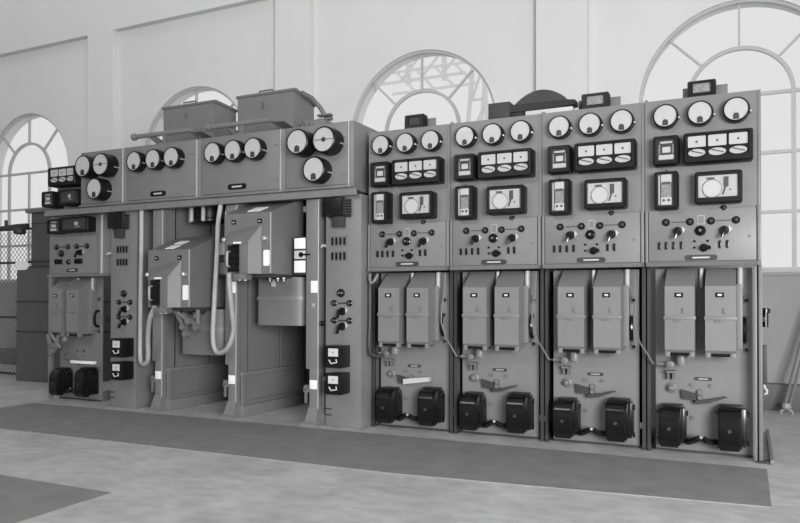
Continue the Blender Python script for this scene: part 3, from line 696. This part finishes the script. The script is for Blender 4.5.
# dark bushings under the beam in the left cubicle
bs = thing('bushing_cluster', (-4.62, .2, 0), 'dark bushing cluster with pale highlight rods under the beam, above the lowered breaker', 'bushing')
MB().lathe((0, 0, 0), [(.15, 1.77), (.17, 1.775), (.17, 1.80), (.15, 1.81), (.15, 1.937)], 'z', BLACKM, 20).build('bushing_body', bs)
for a, y in ((-.07, -.165), (.07, -.165), (-.15, -.09)): MB().lathe((a, y, 0), [(.016, 1.77), (.02, 1.78), (.02, 1.88), (.016, 1.937)], 'z', LEAD, 12).build('highlight_rod', bs)  # pale rods stand in for the vertical highlights on the dark drums

def meter_box(x0, x1, label):
    t = thing('meter_box', (x0, -.11, 0), label, 'meter box', 'meter boxes above the open cubicles'); w = x1-x0
    b = MB(); b.box(0, w, 0, .75, 1.937, 2.50, PAINT, .006); b.build('box_body', t)
    MB().box(.015, w-.055, -.012, 0, 1.985, 2.49, PAINT, .004).build('front_door', t)
    MB().box(w-.05, w-.042, -.014, 0, 1.96, 2.495, LIGHTP, .003).build('edge_bead', t)  # pale bead paints in the highlight along the rounded flange edge
    MB().box(.0, w-.005, -.03, 0, 1.955, 1.972, PAINT, .003).build('bottom_lip', t)
    for zz in (2.06, 2.36): 
        q = MB(); q.box(w-.11, w-.065, -.016, -.01, zz, zz+.008, PAINT2); q.build('hinge', t)
    return t
BX = [(-5.98, -5.36), (-5.36, -4.45), (-4.45, -3.535), (-3.535, -2.87)]
BLB = ['left end meter box of the row, carrying three big drum meters',
       'grey meter box with three small round meters, left one of the two alike',
       'grey meter box with three small round meters, right one of the two alike',
       'right end meter box of the row, carrying three big drum meters']
bx = [meter_box(a, b, l) for (a, b), l in zip(BX, BLB)]
for i, xs in ((1, (-5.185, -4.95, -4.727)), (2, (-4.254, -4.03, -3.815))):
    m0 = None
    for x in xs:
        if m0 is None: m0 = meter(bx[i], x-BX[i][0], 2.34, .084, .08, -.012)
        else: part_at(m0, x-BX[i][0], 2.34)
nameplate(bx[1], .41, 2.03, -.012, .19, .05, BLACKM); nameplate(bx[2], .415, 2.035, -.012, .2, .05, BLACKM)
meter(bx[0], -5.80+5.98, 2.333, .096, .13, -.012); meter(bx[0], -5.563+5.98, 2.333, .096, .13, -.012, cross=True); meter(bx[0], -5.645+5.98, 2.106, .092, .13, -.012)
meter(bx[3], -3.318+3.535, 2.337, .094, .145, -.012); meter(bx[3], -3.065+3.535, 2.332, .096, .145, -.012, cross=True); meter(bx[3], -3.175+3.535, 2.104, .094, .12, -.012)

# transformer boxes on top of the meter boxes and the support rails before them
def top_box(x0, x1, z1, label, slope):
    t = thing('transformer_box', (x0, .3, 2.5), label, 'transformer', 'transformer boxes on top of the switchboard'); w = x1-x0; h = z1-2.5
    b = MB(); b.prism([(0, 0), (0, h), (.02, h), (.34, h-slope), (.34, 0)], 0, w, 'x', PAINT); b.build('tank', t)
    l = MB(); l.prism([(-.012, h-.022), (-.012, h), (.02, h+.008), (.352, h-slope+.006), (.352, h-slope-.018)], -.012, w+.012, 'x', PAINT2); l.build('lid', t)
    MB().tube([(w*.34, .05, h-.003), (w*.34, .05, h+.035), (w*.58, .05, h+.035), (w*.58, .05, h-.003)], .008, IRON, 6).build('lid_handle', t)
    q = MB(); q.cyl((w*.46, 0, h-.10), .018, -.012, 0, 'y', IRON, 12); q.box(w*.46-.006, w*.46+.006, -.014, 0, h-.15, h-.11, IRON); q.build('sight_plug', t)
    return t
tb1 = top_box(-5.294, -4.652, 2.975, 'left transformer box on top of the switchboard, against the arched window', .02)
tb2 = top_box(-4.366, -3.726, 2.975, 'right transformer box on top of the switchboard, pipe and terminals at its side', .07)
MB().tube([(.655, .10, .46), (.70, .2, .43), (.74, .28, .36), (.78, .33, .27), (.84, .33, .255)], .022, PAINT2, 8).build('pipe', tb2)
for k in range(3):
    MB().lathe((.69+k*.05, .06, 0), [(.02, .0), (.02, .05), (.03, .06), (.03, .08), (.018, .10), (.018, .15)], 'z', IRON, 12).build('terminal', tb2)
MB().box(.64, .85, .03, .12, .0, .012, PAINT2).build('terminal_plate', tb2)
MB().box(.66, .88, .12, .30, .012, .20, PAINT, .006).build('junction_box', tb2)
for zz in (.21, .25): MB().box(.76, .9, .2, .26, zz, zz+.018, PAINT2, .003).build('terminal_bar', tb2)
def rail(x0, x1, label):
    t = thing('support_rail', (x0, -.11, 2.5), label, 'rail', 'support rails along the top of the meter boxes'); w = x1-x0
    MB().lathe((0, .03, .10), [(.018, -.012), (.033, -.008), (.033, .025), (.022, .03), (.022, w-.05), (.03, w-.045), (.03, w)], 'x', PAINT, 14).build('rail_tube', t)
    q = MB(); q.prism([(.0, .075), (.0, .13), (.06, .125), (.40, .03), (.40, .0), (.2, .0)], w-.03, w-.015, 'x', PAINT); q.prism([(-.0, .066), (.02, .075), (.4, .012), (.4, .0)], w-.03, w+.10, 'x', PAINT); q.build('rail_arm', t)
    q = MB(); q.prism([(.02, .08), (.02, .11), (.06, .11), (.40, .03), (.40, .0), (.2, .0)], .2, .215, 'x', PAINT); q.build('rail_arm', t)
    q = MB(); q.box(w*.45, w*.45+.1, .0, .08, 0, .012, PAINT2); q.box(w*.45+.03, w*.45+.07, .02, .05, .012, .085, PAINT2); q.build('rail_foot', t)
    return t
rail(-5.306, -4.548, 'grey support rail before the left transformer box'); rail(-4.40, -3.655, 'grey support rail before the right transformer box')

# ------------------------------------------------------------------ cases and arched cover on top of the control panels
def top_relay(x0, x1, label, front=True, dz=0, w2=.07):
    t = thing('relay_case', (x0, .14, 2.413), label, 'relay', 'relay cases on top of the control panels'); w = x1-x0
    m = MB(); case(m, 0, w, 0.0, .125, 0, .08, w*.2, w*.82, .04, .105, BLACKM, GREYCARD if front else DARK, .012, .016); m.build('case_body', t)
    q = MB(); q.box(w*.3, w*.72, -.068, -.064, .05, .095, GREYCARD if front else DARK); q.build('relay_works', t)
    MB().box(-w2*.5, w+w2, 0, .012, 0.0, .10, PAINT2, .003).build('back_plate', t)
    return t
top_relay(-2.50, -2.327, 'black relay case on the top edge of the panel beside the relay column', False)
top_relay(-1.08, -.885, 'black glazed relay case on the top edge at the right end of the arched cover')
top_relay(-.362, -.182, 'black glazed relay case on the top edge of the rightmost panel, before the window')
ac = thing('arched_cover', (-1.36, .10, 2.414), 'dark half-round arched cover on a long bar along the panel tops', 'cover')
pts = [(-.225+.41*i/16, .095+.10*math.sin(math.pi*i/16)**.8) for i in range(17)]
MB().prism([(-.225, .06)]+pts+[(.185, .06)], -.035, .05, 'y', DARK).build('arch_plate', ac)
MB().prism([(-.25, .045), (.10, .045), (.24, .055), (.24, .088), (.17, .095), (-.25, .10)], -.055, .06, 'y', BLACKM).build('bar', ac)
MB().box(-.42, -.25, -.06, .06, .0, .13, DARK, .006).build('end_case', ac)
MB().box(-.25, -.13, -.05, .05, 0, .045, BLACKM, .003).build('bracket', ac)
MB().box(-.13, .22, -.05, .05, 0, .042, WHITE, .003).build('base_strip', ac, 'white strip under the bar')

# ------------------------------------------------------------------ floor mats
def mat_obj(pts, label):
    o = MB().prism(pts, .0, .007, 'z', RUBBER).build('floor_mat'); return tag(o, label, 'mat', 'dark mats on the concrete floor')
mat_obj([(-6.43, -.27), (.108, -.23), (.108, -1.13), (-1.9, -1.33), (-6.43, -1.37)], 'long dark floor mat running along the foot of the switchboard')
mat_obj([(-3.082, -2.385), (-3.05, -3.6), (-6.2, -3.6), (-6.2, -2.37)], 'dark floor mat in the near left corner of the floor')

# ------------------------------------------------------------------ left background: tank cabinet, mesh screen, lever pipe, tag
t = thing('oil_switch_cabinet', (-8.42, 1.0, 0), 'dark grey tank cabinet standing behind the left end of the switchboard', 'cabinet')
MB().box(0, 1.1, 0, .7, 0, 1.45, CABP, .01).build('lower_tank', t)
for zz in (.62, 1.0, 1.44): MB().box(-.006, 1.106, -.006, .706, zz, zz+.02, DARK).build('band', t)
MB().box(.24, 1.1, .02, .68, 1.45, 2.13, CABP, .008).build('upper_tank', t)
MB().box(.19, 1.15, -.03, .73, 2.13, 2.18, PAINT2, .008).build('cap', t)
MB().box(.232, 1.106, .012, .02, 1.50, 1.53, DARK).build('band', t)
MB().box(.242, 1.1, .012, .02, 1.99, 2.0, DARK).build('band', t)
t = thing('mesh_screen', (-9.9, 1.35, 0), 'dark wire mesh screen at the far left before the arched window', 'screen')
f = MB()
for x in (0, 1.36): f.box(x, x+.03, 0, .03, 0, 2.0, DARK)
f.build('screen_post', t)
for z in (.02, .78, 1.52, 1.97): MB().box(0, 1.39, -.005, .025, z, z+.03, DARK).build('screen_rail', t)
wm = MB()
n = 34; L = 1.36; Hh = 1.95; st = .075
for i in range(-26, 19):
    for sgn in (1, -1):
        # diagonal wires clipped to the screen rectangle
        x0 = i*st; za, zb = .03, Hh; xa, xb = x0, x0+(zb-za)
        if xa < 0: za += -xa; xa = 0
        if xb > L: zb -= xb-L; xb = L
        if zb-za < .02: continue
        A, B = (xa, za), (xb, zb)
        if sgn < 0: A, B = (L-xa, za), (L-xb, zb)
        wm.tube([(A[0]+.015, .01+.004*sgn, A[1]), (B[0]+.015, .01+.004*sgn, B[1])], .004, WIRE, 3)
o = wm.build('wire_mesh', t); o['kind'] = 'stuff'
t = thing('isolator_lever', (-8.75, 1.0, 0), 'dark lever pipe with clamp reaching left from the tank cabinet', 'lever')
MB().tube([(-.45, 0, 1.965), (.0, 0, 1.955), (.35, 0, 1.975), (.53, .0, 1.975)], .03, DARK, 10).build('pipe', t)
q = MB(); q.lathe((.38, 0, 1.89), [(.06, -.02), (.075, 0), (.075, .05), (.05, .07)], 'z', DARK, 14); q.box(.28, .5, -.05, .05, 1.93, 1.96, DARK, .005); q.build('clamp', t)
MB().tube([(.12, 0, 1.98), (.12, 0, 2.06)], .02, DARK, 8).build('pin', t)
o = MB().prism([(0, 0), (.195, 0), (.262, .058), (.195, .116), (0, .116)], 0, .014, 'y', LABEL).build('warning_tag'); o.location = (-8.418, .979, 1.411)
tag(o, 'white pointed tag fixed to the front of the tank cabinet', 'tag')

# ------------------------------------------------------------------ right background: two rods leaning on the wall
t = thing('leaning_rod', (.325, 2.30, 0), 'pale double rod with forked end, leaning on the wall right of the switchboard', 'rod')
for dx in (-.018, .022): MB().tube([(dx, 0, .075), (.28+dx, .168, 1.22)], .013, PAINT, 8).build('rod', t)
q = MB(); q.lathe((0, 0, 0), [(.028, .04), (.042, .06), (.036, .10)], 'z', EDGE, 10); q.build('ferrule', t)
for k in (-1, 1): MB().tube([(k*.008, 0, .05), (k*.045, 0, .025), (k*.045, 0, .0)], .012, EDGE, 6).build('prong', t)
